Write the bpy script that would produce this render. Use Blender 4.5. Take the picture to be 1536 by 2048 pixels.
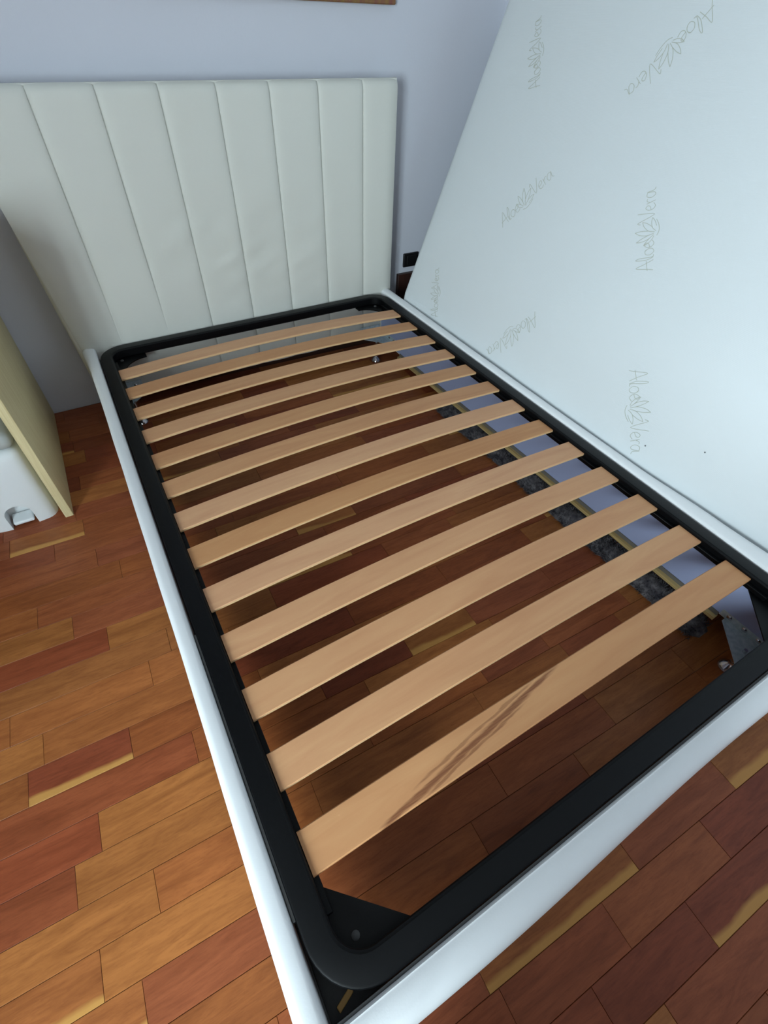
import bpy, bmesh, math, random
from mathutils import Vector, Matrix, noise
random.seed(7)
for o in list(bpy.data.objects): bpy.data.objects.remove(o)
SC = bpy.context.scene
COL = SC.collection
PI = math.pi
H = 0.27                      # height of the slat frame's top above the floor

# ------------------------------------------------------------------ camera
cam_d = bpy.data.cameras.new('camera'); cam = bpy.data.objects.new('camera', cam_d); COL.objects.link(cam)
right = Vector((0.86363323, -0.50321409, 0.03021953))
down = Vector((-0.34524846, -0.63407885, -0.69191583))
fwd = Vector((0.36734336, 0.58712825, -0.72134546))
M = Matrix.Identity(4)
for i in range(3):
    M[i][0], M[i][1], M[i][2] = right[i], -down[i], -fwd[i]
M[0][3], M[1][3], M[2][3] = 0.0583, 0.0238, 0.8673 + H
cam.matrix_world = M
cam_d.sensor_fit = 'HORIZONTAL'; cam_d.sensor_width = 36.0
cam_d.lens = 958.84 / 1536 * 36.0
cam_d.clip_start = 0.02
SC.camera = cam

# ------------------------------------------------------------------ light
W = bpy.data.worlds.new('sky'); SC.world = W; W.use_nodes = True
W.node_tree.nodes['Background'].inputs[0].default_value = (0.72, 0.85, 1.0, 1)
W.node_tree.nodes['Background'].inputs[1].default_value = 1.0
def area(name, loc, direction, sx, sy, power, color):
    d = bpy.data.lights.new(name, 'AREA'); d.shape = 'RECTANGLE'; d.size = sx; d.size_y = sy
    d.energy = power; d.color = color
    o = bpy.data.objects.new(name, d); COL.objects.link(o); o.location = loc
    o.rotation_euler = Vector(direction).to_track_quat('-Z', 'Z').to_euler()
    return o
RX0, RX1, RY0, RY1, RZ = -1.50, 1.763, -2.20, 2.045, 2.60
WY0, WY1, WZ0, WZ1 = -1.65, -0.50, 0.55, 1.75       # window opening in the left wall
area('window_daylight', (RX0 - 0.16, (WY0 + WY1) / 2, (WZ0 + WZ1) / 2), (1, 0, 0), WY1 - WY0, WZ1 - WZ0, 158, (0.80, 0.95, 1.0))
SC.view_settings.view_transform = 'Standard'; SC.view_settings.look = 'None'
SC.view_settings.exposure = 0.35; SC.view_settings.gamma = 1.0; SC.view_settings.use_curve_mapping = False

# ------------------------------------------------------------------ helpers
def lin(r, g, b):
    f = lambda c: (c / 255 / 12.92) if c / 255 <= 0.04045 else ((c / 255 + 0.055) / 1.055) ** 2.4
    return (f(r), f(g), f(b), 1.0)
ORIGIN = {}
def tag(o, label=None, cat=None, group=None, kind=None):
    if label: o['label'] = label
    if cat: o['category'] = cat
    if group: o['group'] = group
    if kind: o['kind'] = kind
    return o
def thing(name, loc, label, cat, group=None):
    o = bpy.data.objects.new(name, None); COL.objects.link(o); o.location = loc
    o.empty_display_size = 0.05
    ORIGIN[o.name] = Vector(loc)
    return tag(o, label, cat, group)
def obj(name, bm, mats, parent=None, smooth=True, origin=None):
    """link a bmesh given in room coordinates as one mesh object"""
    me = bpy.data.meshes.new(name)
    org = Vector(origin) if origin is not None else (ORIGIN[parent.name] if parent else Vector((0, 0, 0)))
    bmesh.ops.translate(bm, verts=bm.verts, vec=-org)
    bmesh.ops.recalc_face_normals(bm, faces=bm.faces)
    if smooth:
        for f in bm.faces: f.smooth = True
    bm.to_mesh(me); bm.free()
    if not isinstance(mats, (list, tuple)): mats = [mats]
    for m in mats: me.materials.append(m)
    if smooth:
        try: me.set_sharp_from_angle(angle=math.radians(38))
        except Exception: pass
    o = bpy.data.objects.new(name, me); COL.objects.link(o)
    if parent:
        o.parent = parent; o.location = org - ORIGIN[parent.name]
    else: o.location = org
    ORIGIN[o.name] = org
    return o
def NB(): return bmesh.new()
def box(bm, x0, x1, y0, y1, z0, z1, bevel=0.0, seg=2):
    vs = [bm.verts.new((x, y, z)) for x in (x0, x1) for y in (y0, y1) for z in (z0, z1)]
    fs = [(0, 1, 3, 2), (4, 6, 7, 5), (0, 4, 5, 1), (2, 3, 7, 6), (0, 2, 6, 4), (1, 5, 7, 3)]
    faces = [bm.faces.new([vs[i] for i in f]) for f in fs]
    bmesh.ops.recalc_face_normals(bm, faces=faces)
    if bevel:
        es = list({e for f in faces for e in f.edges})
        bmesh.ops.bevel(bm, geom=es, offset=bevel, segments=seg, affect='EDGES', profile=0.5)
    return bm
def prism(bm, pts, z0, z1):
    a = [bm.verts.new((x, y, z0)) for x, y in pts]; b = [bm.verts.new((x, y, z1)) for x, y in pts]
    n = len(pts)
    bm.faces.new(a); bm.faces.new(b)
    for i in range(n): bm.faces.new((a[i], a[(i + 1) % n], b[(i + 1) % n], b[i]))
    return bm
def lathe(bm, prof, c, n=24, axis='Z'):
    rings = []
    for r, h in prof:
        ring = []
        for i in range(n):
            a = 2 * PI * i / n
            p = (r * math.cos(a), r * math.sin(a), h)
            if axis == 'X': p = (h, p[0], p[1])
            if axis == 'Y': p = (p[0], h, p[1])
            ring.append(bm.verts.new((c[0] + p[0], c[1] + p[1], c[2] + p[2])))
        rings.append(ring)
    for a, b in zip(rings, rings[1:]):
        for i in range(n): bm.faces.new((a[i], a[(i + 1) % n], b[(i + 1) % n], b[i]))
    bm.faces.new(rings[0]); bm.faces.new(rings[-1])
    return bm
def sweep(bm, sections, closed=True, caps=True):
    """sections: list of lists of 3-D points (same count) joined into a tube"""
    rings = [[bm.verts.new(p) for p in s] for s in sections]
    n = len(rings[0])
    for a, b in zip(rings, rings[1:]):
        for i in range(n if closed else n - 1):
            bm.faces.new((a[i], a[(i + 1) % n], b[(i + 1) % n], b[i]))
    if caps and closed:
        bm.faces.new(rings[0]); bm.faces.new(rings[-1])
    return bm
def rounded_box(bm, sx, sy, sz, r, nx, ny, nz, fn):
    """surface grid of a rounded box 0..sx,0..sy,0..sz; fn maps each point"""
    cache = {}
    def rp(x, y, z):
        c = Vector((min(max(x, r), sx - r), min(max(y, r), sy - r), min(max(z, r), sz - r)))
        d = Vector((x, y, z)) - c
        if d.length > 1e-9: d = d.normalized() * r
        return c + d
    def ticks(s, n):     # denser near the ends so that the rounding shows
        k = [0, r * .3, r * .7, r]
        m = [r + (s - 2 * r) * i / n for i in range(1, n)]
        return k + m + [s - r, s - r * .7, s - r * .3, s]
    tx, ty, tz = ticks(sx, nx), ticks(sy, ny), ticks(sz, nz)
    def v(x, y, z):
        key = (round(x, 6), round(y, 6), round(z, 6))
        if key not in cache: cache[key] = bm.verts.new(fn(rp(x, y, z)))
        return cache[key]
    def face_grid(A, B, f):
        for i in range(len(A) - 1):
            for j in range(len(B) - 1):
                bm.faces.new((v(*f(A[i], B[j])), v(*f(A[i + 1], B[j])), v(*f(A[i + 1], B[j + 1])), v(*f(A[i], B[j + 1]))))
    for e in (0, sx): face_grid(ty, tz, lambda a, b: (e, a, b))
    for e in (0, sy): face_grid(tx, tz, lambda a, b: (a, e, b))
    for e in (0, sz): face_grid(tx, ty, lambda a, b: (a, b, e))
    return bm

# ------------------------------------------------------------------ materials
def mat(name, col=(0.8, 0.8, 0.8, 1), rough=0.5, metal=0.0, spec=0.5, coat=0.0):
    m = bpy.data.materials.new(name); m.use_nodes = True
    b = m.node_tree.nodes['Principled BSDF']
    b.inputs['Base Color'].default_value = col; b.inputs['Roughness'].default_value = rough
    b.inputs['Metallic'].default_value = metal
    b.inputs['Specular IOR Level'].default_value = spec
    b.inputs['Coat Weight'].default_value = coat
    return m
def N(m, t, **kw):
    n = m.node_tree.nodes.new(t)
    for k, v in kw.items(): setattr(n, k, v)
    return n
def L(m, a, b): m.node_tree.links.new(a, b)
def BS(m): return m.node_tree.nodes['Principled BSDF']
def coords(m, scale=(1, 1, 1), which='Object'):
    t = N(m, 'ShaderNodeTexCoord'); mp = N(m, 'ShaderNodeMapping'); mp.inputs['Scale'].default_value = scale
    L(m, t.outputs[which], mp.inputs['Vector']); return mp.outputs['Vector']
def noise_tex(m, vec, scale, detail=3, rough=0.5, dist=0.0):
    n = N(m, 'ShaderNodeTexNoise'); n.inputs['Scale'].default_value = scale; n.inputs['Detail'].default_value = detail
    n.inputs['Roughness'].default_value = rough; n.inputs['Distortion'].default_value = dist
    L(m, vec, n.inputs['Vector']); return n.outputs['Fac']
def ramp(m, fac, stops):
    r = N(m, 'ShaderNodeValToRGB'); e = r.color_ramp.elements
    while len(e) < len(stops): e.new(0.5)
    for k, (p, c) in enumerate(stops): e[k].position = p; e[k].color = c
    L(m, fac, r.inputs['Fac']); return r.outputs['Color']
def mix(m, fac, a, b, mode='MIX'):
    n = N(m, 'ShaderNodeMix', data_type='RGBA', blend_type=mode)
    for s, v in ((n.inputs[0], fac), (n.inputs[6], a), (n.inputs[7], b)):
        if hasattr(v, 'is_linked') or hasattr(v, 'links'): L(m, v, s)
        else: s.default_value = v
    return n.outputs[2]
def math_n(m, op, a, b=None, c=None):
    n = N(m, 'ShaderNodeMath', operation=op)
    for s, v in zip(n.inputs, (a, b, c)):
        if v is None: continue
        if hasattr(v, 'links'): L(m, v, s)
        else: s.default_value = v
    return n.outputs[0]
def bump(m, h, strength=0.2, dist=0.002):
    n = N(m, 'ShaderNodeBump'); n.inputs['Strength'].default_value = strength; n.inputs['Distance'].default_value = dist
    L(m, h, n.inputs['Height']); L(m, n.outputs['Normal'], BS(m).inputs['Normal'])
g = lambda v: (v, v, v, 1)

wall_m = mat('lavender_wall_paint', lin(203, 206, 216), 0.75, spec=0.25)
_f = noise_tex(wall_m, coords(wall_m), 140, 2); bump(wall_m, _f, 0.08, 0.002)
darkwall_m = mat('dark_brown_unseen', lin(92, 74, 64), 0.6)  # dark brown invented for unseen surfaces, to cut bounced light
ceil_m = mat('white_ceiling_paint', lin(184, 184, 184), 0.9)

leather_m = mat('cream_faux_leather', lin(224, 226, 210), 0.52, spec=0.38)
_v = coords(leather_m)
_f = noise_tex(leather_m, _v, 320, 2)
L(leather_m, mix(leather_m, math_n(leather_m, 'MULTIPLY', noise_tex(leather_m, _v, 3.0, 4), 0.5), lin(212, 214, 208), lin(202, 203, 195)), BS(leather_m).inputs['Base Color'])
bump(leather_m, _f, 0.10, 0.001)
rail_m = mat('white_faux_leather', lin(238, 241, 243), 0.45, spec=0.45)
_f = noise_tex(rail_m, coords(rail_m), 300, 2); bump(rail_m, _f, 0.08, 0.001)

black_m = mat('black_painted_steel', lin(5, 6, 8), 0.45, spec=0.2)
_f = noise_tex(black_m, coords(black_m), 220, 2); bump(black_m, _f, 0.06, 0.001)
felt_m = mat('grey_felt', lin(78, 78, 78), 0.95, spec=0.1)
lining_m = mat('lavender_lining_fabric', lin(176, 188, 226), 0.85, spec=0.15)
zinc_m = mat('galvanised_steel', lin(150, 170, 180), 0.42, metal=0.35)
_f = noise_tex(zinc_m, coords(zinc_m), 90, 3)
L(zinc_m, ramp(zinc_m, _f, [(0.3, lin(186, 204, 210)), (0.7, lin(222, 233, 238))]), BS(zinc_m).inputs['Base Color'])
chrome_m = mat('polished_nickel', lin(205, 205, 210), 0.18, metal=1.0)
batten_m = mat('pale_plywood_edge', lin(206, 180, 120), 0.6)
_f = noise_tex(batten_m, coords(batten_m, (1, 0.06, 4)), 60, 3)
L(batten_m, ramp(batten_m, _f, [(0.3, lin(180, 150, 92)), (0.7, lin(222, 198, 140))]), BS(batten_m).inputs['Base Color'])
hem_m = mat('grey_hem_fabric', lin(120, 116, 108), 0.9)

def beech(name, streak=False):
    m = mat(name, rough=0.5, spec=0.35)
    info = N(m, 'ShaderNodeObjectInfo')
    tc = N(m, 'ShaderNodeTexCoord'); mp = N(m, 'ShaderNodeMapping')
    cmb = N(m, 'ShaderNodeCombineXYZ')
    L(m, math_n(m, 'MULTIPLY', info.outputs['Random'], 37.0), cmb.inputs[0]); L(m, math_n(m, 'MULTIPLY', info.outputs['Random'], 11.0), cmb.inputs[1])
    L(m, tc.outputs['Object'], mp.inputs['Vector']); L(m, cmb.outputs[0], mp.inputs['Location'])
    mp2 = N(m, 'ShaderNodeMapping'); mp2.inputs['Scale'].default_value = (1.0, 9.0, 9.0); L(m, mp.outputs[0], mp2.inputs['Vector'])
    f1 = noise_tex(m, mp2.outputs[0], 3.2, 5, 0.55, 0.9)
    f2 = noise_tex(m, mp2.outputs[0], 26, 3, 0.6, 0.2)
    c = ramp(m, f1, [(0.25, lin(191, 136, 94)), (0.5, lin(201, 148, 104)), (0.75, lin(208, 158, 112))])
    c = mix(m, math_n(m, 'MULTIPLY', f2, 0.16), c, lin(176, 124, 84))
    # each slat its own warmth
    hs = N(m, 'ShaderNodeHueSaturation'); L(m, c, hs.inputs['Color'])
    L(m, math_n(m, 'MULTIPLY_ADD', info.outputs['Random'], 0.18, 0.92), hs.inputs['Value'])
    L(m, math_n(m, 'MULTIPLY_ADD', info.outputs['Random'], -0.12, 1.04), hs.inputs['Saturation'])
    c = hs.outputs[0]
    if streak:
        # brown heart-wood streak running diagonally along the slat: x in slat space, line y = a + b x
        sp = N(m, 'ShaderNodeSeparateXYZ'); L(m, tc.outputs['Object'], sp.inputs[0])
        wob = noise_tex(m, coords(m, (4, 30, 1)), 3.0, 4, 0.6)
        def band(a, b, w, x0, x1):
            d = math_n(m, 'SUBTRACT', sp.outputs[1], math_n(m, 'MULTIPLY_ADD', sp.outputs[0], b, a))
            d = math_n(m, 'ADD', d, math_n(m, 'MULTIPLY_ADD', wob, 0.012, -0.006))
            d = math_n(m, 'ABSOLUTE', d)
            k = math_n(m, 'SUBTRACT', 1.0, math_n(m, 'DIVIDE', d, w))
            n = N(m, 'ShaderNodeMapRange'); n.inputs[1].default_value = x0; n.inputs[2].default_value = x0 + .05; L(m, sp.outputs[0], n.inputs[0])
            n2 = N(m, 'ShaderNodeMapRange'); n2.inputs[1].default_value = x1; n2.inputs[2].default_value = x1 - .06; L(m, sp.outputs[0], n2.inputs[0])
            k = math_n(m, 'MULTIPLY', k, math_n(m, 'MULTIPLY', n.outputs[0], n2.outputs[0]))
            n3 = N(m, 'ShaderNodeMapRange'); n3.inputs[1].default_value = 0.05; n3.inputs[2].default_value = 0.55; L(m, k, n3.inputs[0])
            return n3.outputs[0]
        fine = noise_tex(m, coords(m, (3, 90, 1)), 5.0, 3, 0.6)
        k = STREAKS(m, band)
        k = math_n(m, 'MULTIPLY', k, math_n(m, 'MULTIPLY_ADD', fine, 1.1, 0.25)); k = math_n(m, 'MINIMUM', k, 0.85)
        c = mix(m, k, c, lin(112, 62, 36))
    L(m, c, BS(m).inputs['Base Color'])
    bump(m, f2, 0.05, 0.001)
    return m
def STREAKS(m, band):
    k = band(0.0310, 0.147, 0.0065, -0.45, 0.0)
    k2 = band(0.0405, 0.140, 0.0035, -0.37, -0.06)
    k3 = band(0.0215, 0.143, 0.0035, -0.36, -0.10)
    return math_n(m, 'MAXIMUM', k, math_n(m, 'MAXIMUM', math_n(m, 'MULTIPLY', k2, .6), math_n(m, 'MULTIPLY', k3, .7)))
beech_m = beech('beech_laminate'); beech_streak_m = beech('beech_laminate_with_heartwood', True)
ply_m = mat('pale_beech_edge', lin(214, 178, 132), 0.6)

def parquet():
    m = mat('iroko_parquet', rough=0.36, spec=0.24)
    info = N(m, 'ShaderNodeObjectInfo')
    tc = N(m, 'ShaderNodeTexCoord'); cmb = N(m, 'ShaderNodeCombineXYZ')
    for k, s in ((0, 53.0), (1, 29.0), (2, 17.0)): L(m, math_n(m, 'MULTIPLY', info.outputs['Random'], s), cmb.inputs[k])
    mp = N(m, 'ShaderNodeMapping'); L(m, tc.outputs['Object'], mp.inputs['Vector']); L(m, cmb.outputs[0], mp.inputs['Location'])
    mp2 = N(m, 'ShaderNodeMapping'); mp2.inputs['Scale'].default_value = (1.0, 7.0, 1.0); L(m, mp.outputs[0], mp2.inputs['Vector'])
    f1 = noise_tex(m, mp2.outputs[0], 5.0, 6, 0.65, 1.1)
    f2 = noise_tex(m, mp2.outputs[0], 38, 3, 0.65, 0.3)
    base = info.outputs['Color']
    dark = mix(m, 1.0, base, (0.52, 0.44, 0.40, 1), 'MULTIPLY')
    c = mix(m, ramp(m, f1, [(0.40, g(0)), (0.78, g(0.95))]), base, dark)
    c = mix(m, ramp(m, f2, [(0.48, g(0)), (0.8, g(0.6))]), c, dark)
    # blond sapwood along one long edge of some boards
    sp = N(m, 'ShaderNodeSeparateXYZ'); L(m, tc.outputs['Object'], sp.inputs[0])
    wob = noise_tex(m, mp.outputs[0], 7.0, 3)
    edge = math_n(m, 'ADD', sp.outputs[1], math_n(m, 'MULTIPLY', wob, 0.034))
    rnd = math_n(m, 'FRACT', math_n(m, 'MULTIPLY', info.outputs['Random'], 91.7))
    has = math_n(m, 'LESS_THAN', rnd, 0.11)
    n = N(m, 'ShaderNodeMapRange'); n.inputs[1].default_value = -0.002; n.inputs[2].default_value = -0.010; L(m, edge, n.inputs[0])
    k = math_n(m, 'MULTIPLY', math_n(m, 'MULTIPLY', has, n.outputs[0]), 0.85)
    c = mix(m, k, c, lin(204, 152, 82))
    L(m, c, BS(m).inputs['Base Color'])
    L(m, math_n(m, 'MULTIPLY_ADD', f2, 0.14, 0.33), BS(m).inputs['Roughness'])
    bump(m, f2, 0.05, 0.001)
    return m
parquet_m = parquet()
joint_m = mat('dark_floor_joint', lin(84, 46, 28), 0.8)

foam_m = mat('white_mattress_fabric', lin(213, 219, 222), 0.85, spec=0.2)
_v = coords(foam_m)
_w = N(foam_m, 'ShaderNodeTexWave'); _w.inputs['Scale'].default_value = 260; L(foam_m, _v, _w.inputs['Vector'])
bump(foam_m, math_n(foam_m, 'ADD', noise_tex(foam_m, _v, 7, 3), math_n(foam_m, 'MULTIPLY', _w.outputs['Fac'], 0.05)), 0.12, 0.012)
print_m = mat('grey_green_print', lin(184, 188, 178), 0.85, spec=0.1)
speck_m = mat('dark_speck', lin(110, 115, 118), 0.9)
maple_m = mat('maple_laminate', lin(216, 202, 158), 0.5, spec=0.35)
_f = noise_tex(maple_m, coords(maple_m, (30, 30, 1.2)), 6, 4, 0.6, 0.4)
L(maple_m, ramp(maple_m, _f, [(0.3, lin(206, 190, 142)), (0.7, lin(222, 209, 166))]), BS(maple_m).inputs['Base Color'])
binw_m = mat('white_plastic', lin(232, 238, 240), 0.32, spec=0.5)
bing_m = mat('pale_grey_plastic', lin(172, 178, 176), 0.5)
socket_m = mat('black_plastic', lin(18, 18, 20), 0.35)
darkwood_m = mat('dark_walnut_board', lin(48, 26, 22), 0.5)
_f = noise_tex(darkwood_m, coords(darkwood_m, (14, 14, 1)), 5, 4)
L(darkwood_m, ramp(darkwood_m, _f, [(0.3, lin(38, 20, 17)), (0.7, lin(58, 32, 25))]), BS(darkwood_m).inputs['Base Color'])
rug_m = mat('grey_shag_pile', lin(92, 90, 94), 1.0, spec=0.05)
L(rug_m, ramp(rug_m, noise_tex(rug_m, coords(rug_m), 60, 3), [(0.3, lin(66, 64, 70)), (0.7, lin(126, 123, 126))]), BS(rug_m).inputs['Base Color'])
gold_m = mat('gilt_brown_frame', lin(124, 96, 52), 0.5)
L(gold_m, ramp(gold_m, noise_tex(gold_m, coords(gold_m, (9, 1, 1)), 5, 3), [(0.35, lin(120, 70, 60)), (0.65, lin(132, 104, 50))]), BS(gold_m).inputs['Base Color'])
canvas_m = mat('painted_canvas', lin(150, 140, 120), 0.8)
L(canvas_m, ramp(canvas_m, noise_tex(canvas_m, coords(canvas_m), 5, 5), [(0.3, lin(110, 60, 50)), (0.5, lin(170, 150, 90)), (0.7, lin(80, 110, 130))]), BS(canvas_m).inputs['Base Color'])
splint_m = mat('raw_pine', lin(205, 160, 95), 0.7)
pvc_m = mat('white_window_frame', lin(235, 237, 238), 0.4)
pane_m = bpy.data.materials.new('thin_window_glass'); pane_m.use_nodes = True
_nt = pane_m.node_tree; _nt.nodes.clear()
_o = _nt.nodes.new('ShaderNodeOutputMaterial'); _mx = _nt.nodes.new('ShaderNodeMixShader'); _mx.inputs[0].default_value = 0.06
_t = _nt.nodes.new('ShaderNodeBsdfTransparent'); _gl = _nt.nodes.new('ShaderNodeBsdfGlossy'); _gl.inputs['Roughness'].default_value = 0.02
_nt.links.new(_t.outputs[0], _mx.inputs[1]); _nt.links.new(_gl.outputs[0], _mx.inputs[2]); _nt.links.new(_mx.outputs[0], _o.inputs[0])

# ------------------------------------------------------------------ the room
fl = obj('floor', box(NB(), RX0, RX1, RY0, RY1, -0.12, -0.0035), joint_m, smooth=False); tag(fl, kind='structure')
def wall(name, *b, m=None):
    return tag(obj(name, box(NB(), *b), m or wall_m, smooth=False), kind='structure')
wall('wall_back', RX0 - .15, RX1 + .15, RY1, RY1 + .15, -0.12, RZ)
wall('wall_right', RX1, RX1 + .15, RY0, RY1, -0.12, RZ)
wall('wall_front', RX0 - .15, RX1 + .15, RY0 - .15, RY0, -0.12, RZ, m=darkwall_m)
tag(obj('shade_block', box(NB(), -0.14, 0.26, -0.58, -0.20, -0.0035, 0.56), darkwall_m, smooth=False), kind='structure')   # low unseen block added to shade the floor beyond the bed foot
bm = NB()
box(bm, RX0 - .15, RX0, RY0, WY0, -0.12, RZ); box(bm, RX0 - .15, RX0, WY1, RY1, -0.12, RZ)
box(bm, RX0 - .15, RX0, WY0, WY1, -0.12, WZ0); box(bm, RX0 - .15, RX0, WY0, WY1, WZ1, RZ)
tag(obj('wall_left', bm, wall_m, smooth=False), kind='structure')
tag(obj('ceiling', box(NB(), RX0 - .15, RX1 + .15, RY0 - .15, RY1 + .15, RZ, RZ + .12), ceil_m, smooth=False), kind='structure')
bm = NB(); t_ = 0.05; xw0, xw1 = RX0 - .10, RX0 - .04
box(bm, xw0, xw1, WY0, WY0 + t_, WZ0, WZ1); box(bm, xw0, xw1, WY1 - t_, WY1, WZ0, WZ1)
box(bm, xw0, xw1, WY0 + t_, WY1 - t_, WZ0, WZ0 + t_); box(bm, xw0, xw1, WY0 + t_, WY1 - t_, WZ1 - t_, WZ1)
wm = (WY0 + WY1) / 2
box(bm, xw0, xw1, wm - .03, wm + .03, WZ0 + t_, WZ1 - t_)
win = tag(obj('window_1', bm, pvc_m, smooth=False), kind='structure')
for a, b in ((WY0 + t_, wm - .03), (wm + .03, WY1 - t_)):
    obj('pane', box(NB(), RX0 - .072, RX0 - .068, a, b, WZ0 + t_, WZ1 - t_), pane_m, win, smooth=False)

# parquet boards: rows run across the room, turned by two degrees
ROT = math.radians(-2.0); PW = 0.0735
PAL = [lin(*c) for c in ((162, 97, 53), (168, 106, 58), (155, 89, 51), (158, 93, 55), (152, 85, 52), (147, 79, 49), (169, 110, 61), (156, 91, 57), (163, 101, 55), (138, 73, 47), (171, 112, 60), (150, 86, 55))]
plank_meshes = {}
def plank(xc, yc, ln, row):
    q = round(ln / 0.02) * 0.02
    if q not in plank_meshes:
        bm = NB(); box(bm, -q / 2 + .0003, q / 2 - .0003, -PW / 2 + .0004, PW / 2 - .0004, -0.004, 0.0)
        top = [e for e in bm.edges if all(v.co.z > -1e-6 for v in e.verts)]
        bmesh.ops.bevel(bm, geom=top, offset=0.0005, segments=1, affect='EDGES')
        me = bpy.data.meshes.new('plank'); bm.to_mesh(me); bm.free(); me.materials.append(parquet_m); plank_meshes[q] = me
    o = bpy.data.objects.new('plank', plank_meshes[q]); COL.objects.link(o); o.parent = fl
    c, s = math.cos(ROT), math.sin(ROT)
    o.location = (c * xc - s * yc, s * xc + c * yc, random.uniform(-0.0003, 0.0003)); o.rotation_euler = (0, 0, ROT)
    k = random.choice(PAL); j = random.uniform(0.9, 1.1)
    o.color = (k[0] * j * 1.02, k[1] * j * 0.95, k[2] * j * 0.93, 1)
    return o
c_, s_ = math.cos(ROT), math.sin(ROT)
row0 = 0.499 * c_ + 0.3 * s_ * -1   # a row edge measured on the photograph
y_edge = (-s_ * -0.3 + c_ * 0.499)
count = 0
rmin = -15; rmax = 21
for r in range(rmin, rmax + 1):
    ya = y_edge + r * PW; yc = ya + PW / 2
    x = -0.80 - random.uniform(0, 0.3)
    while x < 1.36:
        ln = round(random.choice((0.20, 0.24, 0.28, 0.30, 0.32, 0.36, 0.38, 0.42)) / 0.02) * 0.02
        xc = x + ln / 2
        wy = s_ * xc + c_ * yc; 
        ok = -0.62 < wy and max(s_ * x + c_ * (yc + PW / 2), s_ * (x + ln) + c_ * (yc + PW / 2)) < RY1 + 0.02
        # only boards the photograph can show
        if wy < -0.05 and x + ln < -0.35: ok = False
        if wy > 1.5 and x > 1.3: ok = False
        if ok and count < 298: plank(xc, yc, ln, r); count += 1
        x += ln
PLANKS = count
print('PLANKS', count)
# the rest of the floor, beyond what is seen, is one sheet of the same parquet
# ------------------------------------------------------------------ bed
bed = thing('bed_frame', (0.59, 0.94, 0), 'white faux leather bed frame with a tall channelled cream headboard', 'bed')
XC0, XC1 = 0.0, 1.18
YF, YH = 0.0, 1.921

# headboard
hb = obj('headboard', rounded_box(NB(), 1.30, 0.068, 0.915, 0.016, 8, 2, 8,
        lambda p: Vector((-0.05 + p.x * (1.284 / 1.30) - (0.034 * min(1, p.z / 0.6)) * (1 - p.x / 1.30), 1.940 + p.y, 0.062 + p.z))), leather_m, bed)
SE = [None] + [0.088 + 0.168 * k for k in range(7)] + [1.236]
ZB, ZT = H - 0.208, H + 0.711
def xleft(z): return -0.046 - 0.09 * min(max(z - H, 0), 0.46)
for i in range(8):
    bm = NB(); nu, nv = 18, 56
    grid = []
    for jv in range(nv + 1):
        tv = jv / nv; z = ZB + (ZT - ZB) * (1 - (1 - tv) ** 1.35)
        row = []
        x0 = xleft(z) if i == 0 else SE[i]; x1 = SE[i + 1]
        for ju in range(nu + 1):
            u = 0.5 - 0.5 * math.cos(PI * ju / nu)
            edge = 1 - abs(2 * u - 1) ** 5
            puff = 0.011 * edge ** 0.5
            rel = z - H
            if i <= 1:                       # the two left seams flatten out towards the bottom
                fade = min(1, max(0.0, (rel + 0.02) / 0.35))
                if (i == 0 and u > .5) or (i == 1): puff = puff * fade + 0.0105 * (1 - fade)
            if i == 2 and u < .5:
                fade = min(1, max(0.0, (rel + 0.02) / 0.25)); puff = puff * fade + 0.0105 * (1 - fade)
            if i == 7 and u > .6: puff *= 1 - 0.8 * ((u - .6) / .4) ** 2.5
            if i == 0 and u < .4: puff *= 1 - 0.8 * ((.4 - u) / .4) ** 2.5
            # rounded over the top edge
            d = ZT - z
            drop = 0.0
            if d < 0.03: drop = 0.022 * (1 - math.sqrt(max(0, 1 - (1 - d / 0.03) ** 2)))
            # loose folds where backs have rested
            wr = 0.0
            xx = x0 + (x1 - x0) * u
            amp = math.exp(-((rel - 0.24) / 0.16) ** 2) * math.exp(-((xx - 0.66) / 0.28) ** 2)
            wr = 0.011 * amp * edge * (noise.noise(Vector((xx * 4.0, (rel - 0.35 * xx) * 16, 3.1))) + 0.4 * noise.noise(Vector((xx * 9, rel * 30 - xx * 12, 8.7))))
            wr += 0.0016 * noise.noise(Vector((xx * 5, rel * 6, 1.7))) * edge
            if rel < 0.05: wr += 0.002 * noise.noise(Vector((xx * 22, rel * 10, 4.4))) * edge
            row.append(bm.verts.new((xx, 1.938 - puff - wr + drop, z)))
        grid.append(row)
    for a, b in zip(grid, grid[1:]):
        for k in range(nu): bm.faces.new((a[k], a[k + 1], b[k + 1], b[k]))
    # back rim
    per = grid[0] + [r_[-1] for r_ in grid[1:]] + grid[-1][-2::-1] + [r_[0] for r_ in grid[-2:0:-1]]
    back = [bm.verts.new((v.co.x, 1.9455, min(v.co.z, ZT - .001))) for v in per]
    n = len(per)
    for k in range(n): bm.faces.new((per[k], per[(k + 1) % n], back[(k + 1) % n], back[k]))
    bm.faces.new(back)
    obj('channel_panel', bm, leather_m, hb)
for x, z in ((0.505, 0.098), (0.575, 0.096), (0.29, 0.1), (0.80, 0.1)):
    obj('screw', lathe(NB(), [(0.001, -0.004), (0.005, -0.003), (0.006, 0.0), (0.006, 0.012)], (x, 1.926, z), 12, 'Y'), black_m, hb)

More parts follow.
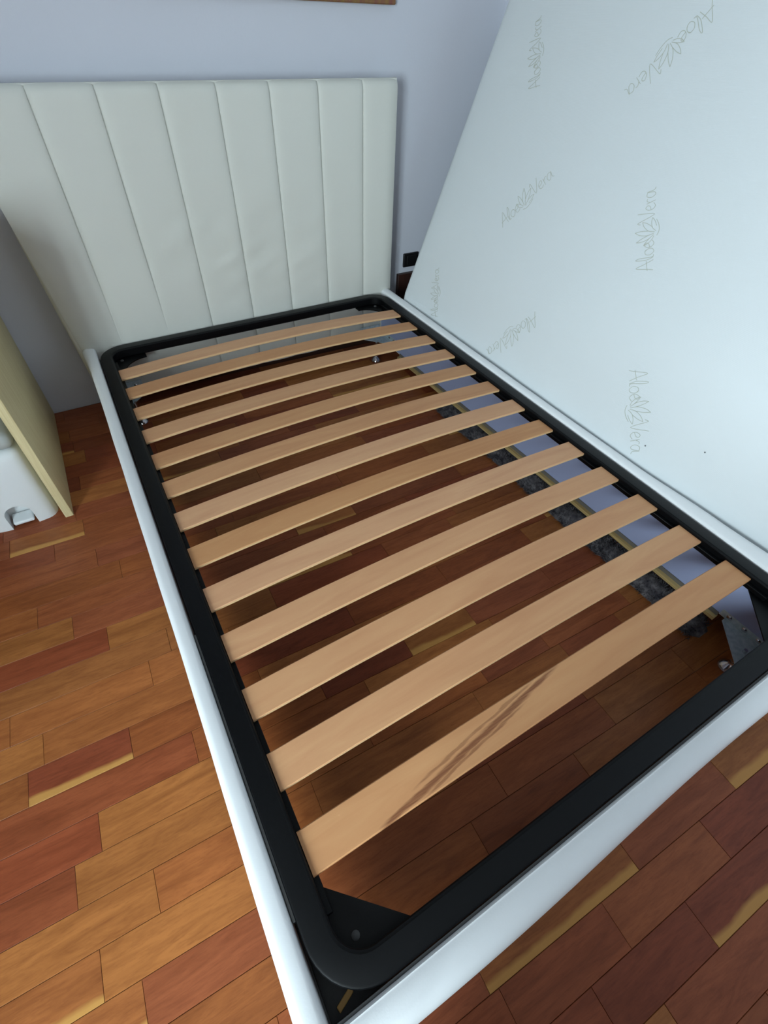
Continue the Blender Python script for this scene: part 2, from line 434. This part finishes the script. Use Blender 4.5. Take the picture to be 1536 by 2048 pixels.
# rails: cross-section (outward, height); outward = away from the slats
def rail_profile(w, zb, welt=False):
    pts = [(0.004, zb), (0.004, H - 0.030), (0.0035, H - 0.012), (0.005, H - 0.003), (0.008, H + 0.0008), (0.0105, H + (0.0009 if welt else .0018)), (0.013, H + 0.003)]
    n = 10
    r = (w - 0.013) / 2
    cx = 0.013 + r
    for k in range(1, n + 1):
        a = PI * 0.62 - (PI * 0.62 + 0.0) * k / n
        pts.append((cx + r * math.cos(a) * 1.0, H + 0.003 - r * 0.9 + r * 0.95 * math.sin(a) + 0.0))
    pts += [(w + .001, H - 0.05), (w, H - 0.12), (w - .001, zb + .004), (w - .006, zb)]
    return pts
def interp(tab, y):
    for (a, va), (b, vb) in zip(tab, tab[1:]):
        if y <= b: 
            t = max(0, (y - a) / (b - a)); t = t * t * (3 - 2 * t); return va + (vb - va) * t
    return tab[-1][1]
def side_rail(sign, xin, wtab, y0, y1):
    secs = []
    n = 48
    for k in range(n + 1):
        y = y0 + (y1 - y0) * k / n
        w = interp(wtab, y)
        zb = H - 0.192 - 0.018 * max(0, y)
        e = 1.0
        if k == 0: e = 0.8
        w += 0.0008 * noise.noise(Vector((y * 7, sign, 2.2)))
        secs.append([(xin + sign * u * e, y, H + (z - H) * (1 if k else .99)) for u, z in rail_profile(w, zb)])
    return obj('side_rail', sweep(NB(), secs), rail_m, bed)
railL = side_rail(-1, XC0, [(-0.05, 0.041), (0.03, 0.041), (0.6, 0.036), (1.5, 0.037), (1.80, 0.040), (1.93, 0.048)], -0.052, 1.932)
railR = side_rail(1, XC1, [(-0.05, 0.075), (0.06, 0.078), (0.30, 0.062), (0.55, 0.045), (0.9, 0.041), (1.3, 0.042), (1.93, 0.050)], -0.052, 1.932)
secs = []
for k in range(33):
    x = 0.002 + 1.176 * k / 32
    w = 0.050 + 0.004 * math.sin(k * .25)
    secs.append([(x, YF - u, z) for u, z in rail_profile(w, H - 0.195, True)])
railF = obj('foot_rail', sweep(NB(), secs), rail_m, bed)
# felt strip inside the left rail, battens and hems along the rail bottoms
obj('felt_strip', box(NB(), XC0 - 0.0030, XC0 + 0.0015, 0.115, 0.62, H - 0.030, H - 0.0035, 0.0008, 1), felt_m, railL)
def slanted(x0, x1, y0, y1, za, zb_, th):
    bm = NB(); n = 12; secs = []
    for k in range(n + 1):
        y = y0 + (y1 - y0) * k / n; z = za + (zb_ - za) * k / n
        secs.append([(x0, y, z - th), (x1, y, z - th), (x1, y, z), (x0, y, z)])
    return sweep(bm, secs)
for sg, xi, rl in ((-1, XC0, railL), (1, XC1, railR)):
    a, b = sorted((xi + sg * 0.0045, xi - sg * 0.012))
    obj('batten', slanted(a, b, 0.150, 1.74, H - 0.2005, H - 0.2270, 0.012), batten_m, rl, smooth=False)
    a, b = sorted((xi + sg * 0.0045, xi - sg * 0.0015))
    obj('hem_strip', slanted(a, b, 0.152, 1.74, H - 0.188, H - 0.2145, 0.013), hem_m, rl, smooth=False)

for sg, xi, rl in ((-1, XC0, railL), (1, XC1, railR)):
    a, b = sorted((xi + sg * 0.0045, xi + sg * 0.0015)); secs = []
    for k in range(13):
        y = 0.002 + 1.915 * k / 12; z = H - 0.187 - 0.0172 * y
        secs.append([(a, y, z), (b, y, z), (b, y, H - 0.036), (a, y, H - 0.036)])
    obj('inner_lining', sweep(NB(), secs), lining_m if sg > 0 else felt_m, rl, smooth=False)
obj('corner_block', prism(NB(), [(-0.003, -0.003), (0.085, -0.003), (0.035, 0.035), (-0.003, 0.085)], H - 0.12, H - 0.055), felt_m, railL, smooth=False)
obj('inner_lining', box(NB(), 0.002, 1.178, -0.0046, -0.0006, H - 0.187, H - 0.006), felt_m, railF, smooth=False)
# corner brackets (galvanised plate with three screws and an adjustable foot)
for sx_, xi in ((1, XC0), (-1, XC1)):
    for sy_, yi in ((1, YF), (-1, 1.926)):
        z0 = H - 0.190
        P = lambda u, v: (xi + sx_ * u, yi + sy_ * v)
        bm = NB()
        prism(bm, [P(-.0038, .028) if sy_ > 0 else P(-.0038, .004), P(.105, .028) if sy_ > 0 else P(.105, .004), P(.105, .036), P(.012, .134), P(-.0038, .134)], z0 - .002, z0)
        # upright flange on the side rail
        xa, xb = sorted((xi - sx_ * 0.0038, xi - sx_ * 0.0010))
        ya, yb = sorted((yi + sy_ * 0.028, yi + sy_ * 0.150))
        box(bm, xa, xb, ya, yb, z0 - .001, z0 + .020)
        # flange on the foot rail / headboard
        xa, xb = sorted((xi + sx_ * 0.004, xi + sx_ * 0.105))
        ya, yb = sorted((yi - sy_ * 0.0035, yi + sy_ * -0.0008)) if sy_ > 0 else (1.921, 1.9245)
        box(bm, xa, xb, ya, yb, z0 - .001, z0 + .040)
        br = obj('corner_bracket', bm, zinc_m, bed, smooth=False)
        for v in (.052, .088, .128):
            c = (xi - sx_ * 0.0010, yi + sy_ * v, z0 + .010)
            pr = [(0.0072, -0.001), (0.0070, 0.0012), (0.005, 0.0032), (0.002, 0.0042), (0.0004, 0.0044)]
            obj('screw', lathe(NB(), [(r, h * sx_) for r, h in pr], c, 14, 'X'), chrome_m, br)
        for u in (.04, .08):
            c = (xi + sx_ * u, yi if sy_ > 0 else 1.921, z0 + .022)
            obj('screw', lathe(NB(), [(r, h * sy_) for r, h in [(0.006, -0.001), (0.006, 0.0012), (0.004, 0.0032), (0.0004, 0.0044)]], c, 12, 'Y'), chrome_m, br)
        lx, ly = xi + sx_ * 0.048, yi + sy_ * 0.052 if sy_ > 0 else 1.822
        if sy_ < 0:
            lx = xi + sx_ * 0.078 if sx_ < 0 else xi + 0.055
            bm2 = NB(); box(bm2, *sorted((xi - sx_ * .0035, xi + sx_ * .095)), 1.80, 1.8, z0 - .002, z0) if False else bm2.free()
        lathe_prof = [(0.021, 0.0), (0.0225, 0.003), (0.021, 0.008), (0.015, 0.015), (0.009, 0.021), (0.0065, 0.026), (0.0065, 0.030), (0.0045, 0.031), (0.0045, z0 + .010)]
        obj('leg', lathe(NB(), lathe_prof, (lx, ly, 0.0), 24), chrome_m, bed)

# ------------------------------------------------------------------ slatted base
sb = thing('slatted_base', (0.59, 0.96, H - 0.032), 'black steel slatted bed base with thirteen bowed beech slats', 'bed base')
RO = 0.085; TW, TH = 0.040, 0.032
def rr_path(off):
    """rounded rectangle, inset by off"""
    pts = []
    x0, x1, y0, y1 = XC0 + .001 + off, XC1 - .001 - off, YF + .001 + off, YH - .001 - off
    r = max(RO - off, 0.004)
    for cx, cy, a0 in ((x1 - r, y1 - r, 0), (x0 + r, y1 - r, 90), (x0 + r, y0 + r, 180), (x1 - r, y0 + r, 270)):
        for k in range(11):
            a = math.radians(a0 + 9 * k); pts.append((cx + r * math.cos(a), cy + r * math.sin(a)))
    return pts
prof = [(0.0, -0.004), (0.0013, -0.0012), (0.004, 0.0), (TW - .006, 0.0), (TW - .0045, -0.0012), (TW - .002, -0.0015), (TW, -0.004),
        (TW, -TH + .004), (TW - .004, -TH), (0.004, -TH), (0.0, -TH + .004)]
rings = [[(x, y, H + dz) for x, y in rr_path(off)] for off, dz in prof]
bm = NB()
vr = [[bm.verts.new(p) for p in r_] for r_ in rings]
n = len(vr[0])
for a, b in zip(vr, vr[1:] + vr[:1]):
    for k in range(n): bm.faces.new((a[k], a[(k + 1) % n], b[(k + 1) % n], b[k]))
frame = obj('frame', bm, black_m, sb)
# slat ledges welded to the inside of the long tubes
for xa, xb in ((XC0 + TW - .003, XC0 + TW + .010), (XC1 - TW - .012, XC1 - TW + .003)):
    obj('slat_ledge', box(NB(), xa, xb, 0.10, 1.83, H - 0.030, H - 0.0178, .001, 1), black_m, sb)
# corner plates
for sx_, xi in ((1, XC0), (-1, XC1)):
    for sy_, yi in ((1, YF), (-1, YH)):
        pts = [(xi + sx_ * (0.085 - 0.072 * math.cos(a)), yi + sy_ * (0.085 - 0.072 * math.sin(a))) for a in [PI / 2 * k / 6 for k in range(7)]]
        if sy_ < 0:      # at the head the inner edge is hollowed
            arc = [(xi + sx_ * (0.150 - 0.085 * math.sin(a)), yi + sy_ * (0.150 - 0.085 * math.cos(a))) for a in [PI / 2 * k / 8 for k in range(9)]]
            poly = pts + [(xi + sx_ * 0.150, yi + sy_ * 0.012)] + arc[0:] + [(xi + sx_ * 0.012, yi + sy_ * 0.150)]
        else:
            poly = pts + [(xi + sx_ * 0.158, yi + sy_ * 0.012), (xi + sx_ * 0.158, yi + sy_ * 0.028), (xi + sx_ * 0.037, yi + sy_ * 0.146), (xi + sx_ * 0.012, yi + sy_ * 0.146)]
        cp = obj('corner_plate', prism(NB(), poly, H - 0.035, H - 0.0315), black_m, sb, smooth=False)
        obj('bolt', lathe(NB(), [(0.0062, -0.001), (0.0062, 0.002), (0.0045, 0.0038), (0.0008, 0.0045)], (xi + sx_ * 0.066, yi + sy_ * 0.062, H - 0.0315), 14), felt_m, cp)
# slats
SX0, SX1, SW, ST = 0.0425, 1.1385, 0.0645, 0.0085
CROWN = 0.019
def slat_mesh():
    bm = NB(); n = 36; ln = SX1 - SX0; secs = []
    for k in range(n + 1):
        t = k / n; x = -ln / 2 + ln * t
        z = CROWN * (1 - (2 * t - 1) ** 2)
        w = SW / 2; e = 0.0016
        secs.append([(x, -w, z - ST + e), (x, -w, z - e), (x, -w + e, z), (x, -w * .33, z), (x, w * .33, z), (x, w - e, z), (x, w, z - e), (x, w, z - ST + e), (x, w - e, z - ST), (x, -w + e, z - ST)])
    sweep(bm, secs)
    bmesh.ops.recalc_face_normals(bm, faces=bm.faces)
    for f in bm.faces:
        c = f.calc_center_median(); f.smooth = True
        f.material_index = 1 if (abs(abs(c.y) - SW / 2) < .0004 or abs(abs(c.x) - ln / 2) < 1e-5) else 0
    me = bpy.data.meshes.new('slat'); bm.to_mesh(me); bm.free()
    return me
sm = slat_mesh(); sm.materials.append(beech_m); sm.materials.append(ply_m)
try: sm.set_sharp_from_angle(angle=math.radians(30))
except Exception: pass
sm2 = sm.copy(); sm2.materials.clear(); sm2.materials.append(beech_streak_m); sm2.materials.append(ply_m)
Y1, PITCH = 1.751 - SW / 2, 0.1282
for i in range(13):
    o = bpy.data.objects.new('slat', sm if i < 12 else sm2); COL.objects.link(o); o.parent = sb
    o.location = Vector(((SX0 + SX1) / 2, Y1 - i * PITCH, H - 0.0085)) - ORIGIN[sb.name]
    if i == 12: o['label'] = 'beech slat nearest the foot with a dark brown heartwood streak'

# ------------------------------------------------------------------ mattress leaning on the right wall
LEAN = math.atan(0.385); CS, SN = math.cos(LEAN), math.sin(LEAN)
MX, MY1, MT, MLEN = 1.2325, 1.835, 0.17, 1.90
S0 = 0.275                                    # arc length from floor to the bend
def spine(s):
    """front face of the mattress: point and outward normal at arc length s from the floor"""
    if s >= S0 + 0.02:
        q = s - S0
        return Vector((MX + SN * q, 0, H + CS * q)), Vector((-CS, 0, SN))
    # lower part stands almost upright behind the rail
    steps = 24; q = 0.02; p = Vector((MX + SN * q, 0, H + CS * q)); a = LEAN
    d = (S0 + 0.02 - s) / steps
    for k in range(steps):
        f = (k + .5) / steps * (S0 + .02 - s) / (S0 + .02)
        a = LEAN * (1 - min(1, f * 6.0))
        p = p - Vector((math.sin(a), 0, math.cos(a))) * d
    return p, Vector((-math.cos(a), 0, math.sin(a)))
ZFL = spine(0.0)[0].z
MH = 1.33
def mfn(p):
    # p.x thickness (0 = face), p.y along bed, p.z height
    pt, nn = spine(p.z)
    y = MY1 - p.y
    q = pt - nn * p.x
    q.y = y
    q.z -= ZFL
    # slight hollow at the foot, where it stands away from the rail
    k = max(0, min(1, (0.60 - y) / 0.45)); k = k * k * (3 - 2 * k)
    q.x += 0.033 * k * max(0, 1 - max(0, p.z - .2) / 0.55)
    q.x += 0.010 * max(0, 1 - abs(p.z - .28) / .5) * math.sin(max(0, min(1, (y - 1.0) / .85)) * PI) * 0.4
    return q
bm = rounded_box(NB(), MT, MLEN, MH, 0.030, 3, 40, 34, mfn)
# sits on the floor
mz = min(v.co.z for v in bm.verts)
for v in bm.verts: v.co.z -= mz
xmax = max(v.co.x for v in bm.verts); print('mattress xmax', xmax, 'mz', mz, 'ZFL', ZFL)
mt = obj('mattress', bm, foam_m)
mt_off = -mz
tag(mt, 'white foam mattress standing on its long side and leaning against the right wall', 'mattress')

# printed plant logos on the mattress face: pen strokes turned into thin ribbons
GL = {
 'A': ([[(0, 0), (.12, .3), (.36, 1.0), (.46, .5), (.58, 0)], [(.05, .33), (.62, .40)]], .66),
 'l': ([[(.08, 0), (.02, .4), (.16, 1.02), (.22, .8), (.1, .1), (.22, 0)]], .24),
 'o': ([[(.30, .50), (.12, .46), (.02, .22), (.14, .0), (.32, .06), (.40, .30), (.30, .50), (.38, .42)]], .42),
 'e': ([[(.04, .24), (.26, .30), (.34, .44), (.22, .54), (.06, .36), (.06, .12), (.20, 0), (.40, .10)]], .42),
 'V': ([[(-.02, .82), (.05, .96), (.12, .9), (.30, .02), (.62, 1.0)]], .56),
 'r': ([[(.04, .5), (.08, .0)], [(.07, .32), (.18, .48), (.30, .46)]], .30),
 'a': ([[(.36, .46), (.16, .50), (.02, .26), (.10, .02), (.26, .08), (.38, .48), (.38, .10), (.50, 0)]], .50),
}
def smooth_line(pts, n=5):
    if len(pts) < 3: return [Vector(p) for p in pts]
    P = [Vector(pts[0])] + [Vector(p) for p in pts] + [Vector(pts[-1])]; out = []
    for i in range(1, len(P) - 2):
        for k in range(n):
            t = k / n; a, b, c, d = P[i - 1], P[i], P[i + 1], P[i + 2]
            out.append(0.5 * ((2 * b) + (c - a) * t + (2 * a - 5 * b + 4 * c - d) * t * t + (3 * b - a - 3 * c + d) * t ** 3))
    out.append(P[-2]); return out
def logo_strokes():
    st = []; x = 0.0
    for ch in 'Aloe':
        for s in GL[ch][0]: st.append([(x + px, py) for px, py in s])
        x += GL[ch][1]
    x += 0.10
    # fan of pointed aloe leaves rising from the base line
    bx, by = x + 0.18, -0.12
    for ang, ln, wd in ((122, .70, .10), (97, 1.00, .12), (70, 1.16, .14), (42, 1.06, .15), (14, .84, .13)):
        a = math.radians(ang); d = Vector((math.cos(a), math.sin(a))); nn = Vector((-d.y, d.x))
        base = Vector((bx, by)) + d * 0.16
        tip = base + d * ln
        st.append([tuple(base), tuple(base + d * ln * .35 + nn * wd), tuple(base + d * ln * .75 + nn * wd * .8), tuple(tip)])
        st.append([tuple(tip), tuple(base + d * ln * .7 - nn * wd * .6), tuple(base + d * ln * .3 - nn * wd * .8)])
    st.append([(bx - .12, by - .02), (bx + .10, by - .14), (bx + .45, by - .12), (bx + .8, by + .02)])
    x += 1.02
    for ch in 'Vera':
        for s in GL[ch][0]: st.append([(x + px, py) for px, py in s])
        x += GL[ch][1]
    return st, x
STK, SWID = logo_strokes()
def face(y, s, lift=0.0009):
    """point on the mattress face; s measured up the slope from the rail height"""
    p = mfn(Vector((0, MY1 - y, s + S0))); p.z += mt_off
    e = 0.002
    a = mfn(Vector((0, MY1 - y - e, s + S0))) - mfn(Vector((0, MY1 - y + e, s + S0)))
    b = mfn(Vector((0, MY1 - y, s + S0 + e))) - mfn(Vector((0, MY1 - y, s + S0 - e)))
    nn = b.cross(a); nn.normalize()
    if nn.x > 0: nn = -nn
    return p + nn * lift
def print_logo(ya, sa, yb, sb_, lw=0.0013):
    r = Vector((yb - ya, sb_ - sa)); ln = r.length; r.normalize()
    up = Vector((r.y, -r.x)); sc = ln / SWID
    bm = NB()
    for s in STK:
        pts = smooth_line(s)
        w = lw / 2
        fr = []
        for k, p in enumerate(pts):
            d = (pts[min(k + 1, len(pts) - 1)] - pts[max(k - 1, 0)])
            if d.length < 1e-9: d = Vector((1, 0))
            d.normalize(); nn = Vector((-d.y, d.x))
            P = []
            for sg in (-1, 1):
                q = p * sc + nn * w * sg
                c = Vector((ya, sa)) + r * q.x + up * (q.y - 0.5 * sc)
                P.append((c.x, c.y))
            fr.append(P)
        secs = [[face(a[0], a[1], .0004), face(a[0], a[1], .0010), face(b[0], b[1], .0010), face(b[0], b[1], .0004)] for a, b in fr]
        sweep(bm, secs)
    return obj('printed_logo', bm, print_m, mt, smooth=False)
for a in ((.709, .206, .562, .021), (.852, .418, .974, .590), (1.443, .394, 1.324, .574), (1.108, .189, 1.233, .000), (1.059, .959, 1.181, .773), (1.540, .755, 1.655, .920), (1.583, .000, 1.682, .160)):
    print_logo(*a)
for y, s in ((.562, .046), (.43, .11)):
    p = face(y, s, 0.0008)
    bm = NB(); lathe(bm, [(0.0022, 0.0), (0.0022, -0.0008), (0.0003, -0.001)], p, 8, 'X')
    obj('speck', bm, speck_m, mt, smooth=False)

# ------------------------------------------------------------------ desk and bin on the left
dk = thing('desk', (-0.75, 1.73, 0), 'light maple desk whose side panel stands beside the headboard', 'desk')
obj('side_panel', box(NB(), -0.260, -0.2365, 1.4095, 2.040, 0, 0.725, .0012, 1), maple_m, dk, smooth=False)
obj('side_panel', box(NB(), -1.30, -1.277, 1.4095, 2.040, 0, 0.725, .0012, 1), maple_m, dk, smooth=False)
obj('desktop', box(NB(), -1.31, -0.2265, 1.395, 2.040, 0.725, 0.75, .002, 2), maple_m, dk, smooth=False)

bn = thing('pedal_bin', (-0.37, 1.55, 0), 'white plastic pedal bin under the desk beside the maple panel', 'bin')
BX0, BX1, BY0, BY1, BZ = -0.458, -0.276, 1.440, 1.640, 0.262
def binfn(p):
    p = Vector((p.x, p.y, p.z - 0.026)); t = p.z / BZ; k = 1.0 + 0.03 * t
    cx, cy = (BX0 + BX1) / 2, (BY0 + BY1) / 2
    x = BX0 + p.x; y = BY0 + p.y
    bulge = 0.012 * (1 - ((x - cx) / 0.095) ** 2) * max(0, (cy - y) / 0.1)
    return Vector((cx + (x - cx) * k, cy + (y - cy) * k - bulge, p.z))
tmp = obj('body', rounded_box(NB(), BX1 - BX0, BY1 - BY0, BZ + 0.026, 0.026, 8, 8, 8, binfn), binw_m, bn)
# flat base and the arched recess for the pedal
cb = NB(); arc = [(-0.402, -0.02), (-0.402, 0.046)] + [(-0.367 - 0.035 * math.cos(a), 0.048 + 0.036 * math.sin(a)) for a in [PI * k / 10 for k in range(1, 10)]] + [(-0.332, 0.046), (-0.332, -0.02)]
sec = lambda y: [(x, y, z) for x, z in arc]
sweep(cb, [sec(1.40), sec(1.475)])
cut = obj('cutter', cb, binw_m, smooth=False)
cut2 = obj('cutter', box(NB(), -0.6, -0.1, 1.3, 1.8, -0.06, 0.0), binw_m, smooth=False)
for c in (cut, cut2):
    md = tmp.modifiers.new('b', 'BOOLEAN'); md.operation = 'DIFFERENCE'; md.object = c; md.solver = 'EXACT'
dg = bpy.context.evaluated_depsgraph_get(); dg.update()
me2 = bpy.data.meshes.new_from_object(tmp.evaluated_get(dg)); tmp.modifiers.clear(); tmp.data = me2; me2.name = 'body'
bpy.data.objects.remove(cut); bpy.data.objects.remove(cut2)
try: me2.set_sharp_from_angle(angle=math.radians(40))
except Exception: pass
obj('lid', rounded_box(NB(), BX1 - BX0 + .006, BY1 - BY0 + .006, 0.05, 0.022, 6, 6, 3, lambda p: Vector((BX0 - .003 + p.x, BY0 - .004 + p.y, BZ + .001 + p.z + (0.02 * p.y / .2)))), bing_m, bn)
obj('pedal', rounded_box(NB(), 0.056, 0.038, 0.012, 0.005, 4, 3, 2, lambda p: Vector((-0.395 + p.x, 1.432 + p.y, 0.008 + p.z + .25 * p.y))), binw_m, bn)

# ------------------------------------------------------------------ small things
so = thing('wall_socket', (1.405, RY1, H + 0.066), 'black wall socket plate between headboard and mattress', 'socket')
obj('plate', rounded_box(NB(), 0.082, 0.012, 0.060, 0.005, 4, 2, 4, lambda p: Vector((1.364 + p.x, RY1 - 0.012 + p.y, H + 0.036 + p.z))), socket_m, so)
obj('insert', rounded_box(NB(), 0.046, 0.006, 0.040, 0.002, 3, 1, 3, lambda p: Vector((1.382 + p.x, RY1 - 0.0145 + p.y, H + 0.046 + p.z))), socket_m, so)
bd = obj('wooden_board', box(NB(), 1.333, 1.60, RY1 - 0.022, RY1 - 0.001, 0.0, H + 0.012, .002, 1), darkwood_m, smooth=False)
tag(bd, 'dark brown wooden board standing against the wall below the black socket', 'board')
pf = thing('framed_picture', (0.82, RY1, 1.16), 'gilt brown framed picture on the wall above the headboard', 'picture')
bm = NB(); px0, px1, pz0, pz1, py0, py1, fw = 0.37, 1.268, H + 0.885, H + 1.45, RY1 - .024, RY1 - .0005, .035
box(bm, px0, px1, py0, py1, pz0, pz0 + fw, .003, 1); box(bm, px0, px1, py0, py1, pz1 - fw, pz1, .003, 1)
box(bm, px0, px0 + fw, py0, py1, pz0 + fw, pz1 - fw, .003, 1); box(bm, px1 - fw, px1, py0, py1, pz0 + fw, pz1 - fw, .003, 1)
obj('frame', bm, gold_m, pf, smooth=False)
obj('canvas', box(NB(), px0 + fw, px1 - fw, py0 + .01, py1, pz0 + fw, pz1 - fw), canvas_m, pf, smooth=False)

# grey shag rug bunched under the right rail
rg = thing('shag_rug', (1.16, 0.65, 0), 'dark grey shaggy rug edge lying on the floor under the right bed rail', 'rug')
bm = NB(); ns, nn_ = 120, 14; rows = []
for k in range(ns + 1):
    y = 0.140 + (1.36 - 0.140) * k / ns; en = min(1, max(0.02, (y - .138) / .05)) ** .5
    wv = 0.010 * noise.noise(Vector((y * 9, 1.3, 0))) + 0.006 * noise.noise(Vector((y * 40, 4.3, 0)))
    hh = (0.030 + 0.008 * noise.noise(Vector((y * 14, 7.7, 0)))) * en * min(1, (1.38 - y) / .06) ** .5
    row = []
    for j in range(nn_ + 1):
        a = PI * j / nn_
        row.append((1.166 - (0.043 - wv) * (.35 + .65 * en) * math.cos(a) * (1 if j < nn_ / 2 else .85), y, max(0.0005, hh * math.sin(a) + 0.003 * noise.noise(Vector((j * 1.7, y * 60, 2))) * math.sin(a))))
    rows.append(row)
sweep(bm, rows)
obj('backing', bm, rug_m, rg)
bm = NB(); rnd = random.Random(3)
for k in range(9000):
    y = rnd.uniform(0.150, 1.35); a = rnd.uniform(0.05, 0.75) * PI
    wv = 0.010 * noise.noise(Vector((y * 9, 1.3, 0)))
    hh = 0.030 * min(1, (y - .138) / .05) ** .5
    p = Vector((1.166 - (0.043 - wv) * math.cos(a), y, hh * math.sin(a) - .003))
    d = Vector((-math.cos(a) + rnd.uniform(-.5, .5), rnd.uniform(-.7, .7), math.sin(a) * .8 + rnd.uniform(-.3, .3))).normalized() * rnd.uniform(.008, .020)
    if p.z + d.z < 0.001: d.z = 0.001 - p.z
    s = d.cross(Vector((rnd.uniform(-1, 1), rnd.uniform(-1, 1), rnd.uniform(-1, 1)))).normalized() * 0.0013
    va = bm.verts.new(p - s); vb = bm.verts.new(p + s); vc = bm.verts.new(p + d)
    bm.faces.new((va, vb, vc))
pl = obj('pile', bm, rug_m, rg, smooth=False); tag(pl, kind='stuff')

sp_ = obj('wood_splinter', rounded_box(NB(), 0.028, 0.008, 0.004, 0.0015, 3, 2, 2, lambda p: Vector((0.012 + p.x * .9 - p.y * .2, 0.004 + p.y + p.x * .35, H - 0.055 + p.z))), splint_m)
tag(sp_, 'small pale wood splinter in the near left corner of the bed', 'splinter')
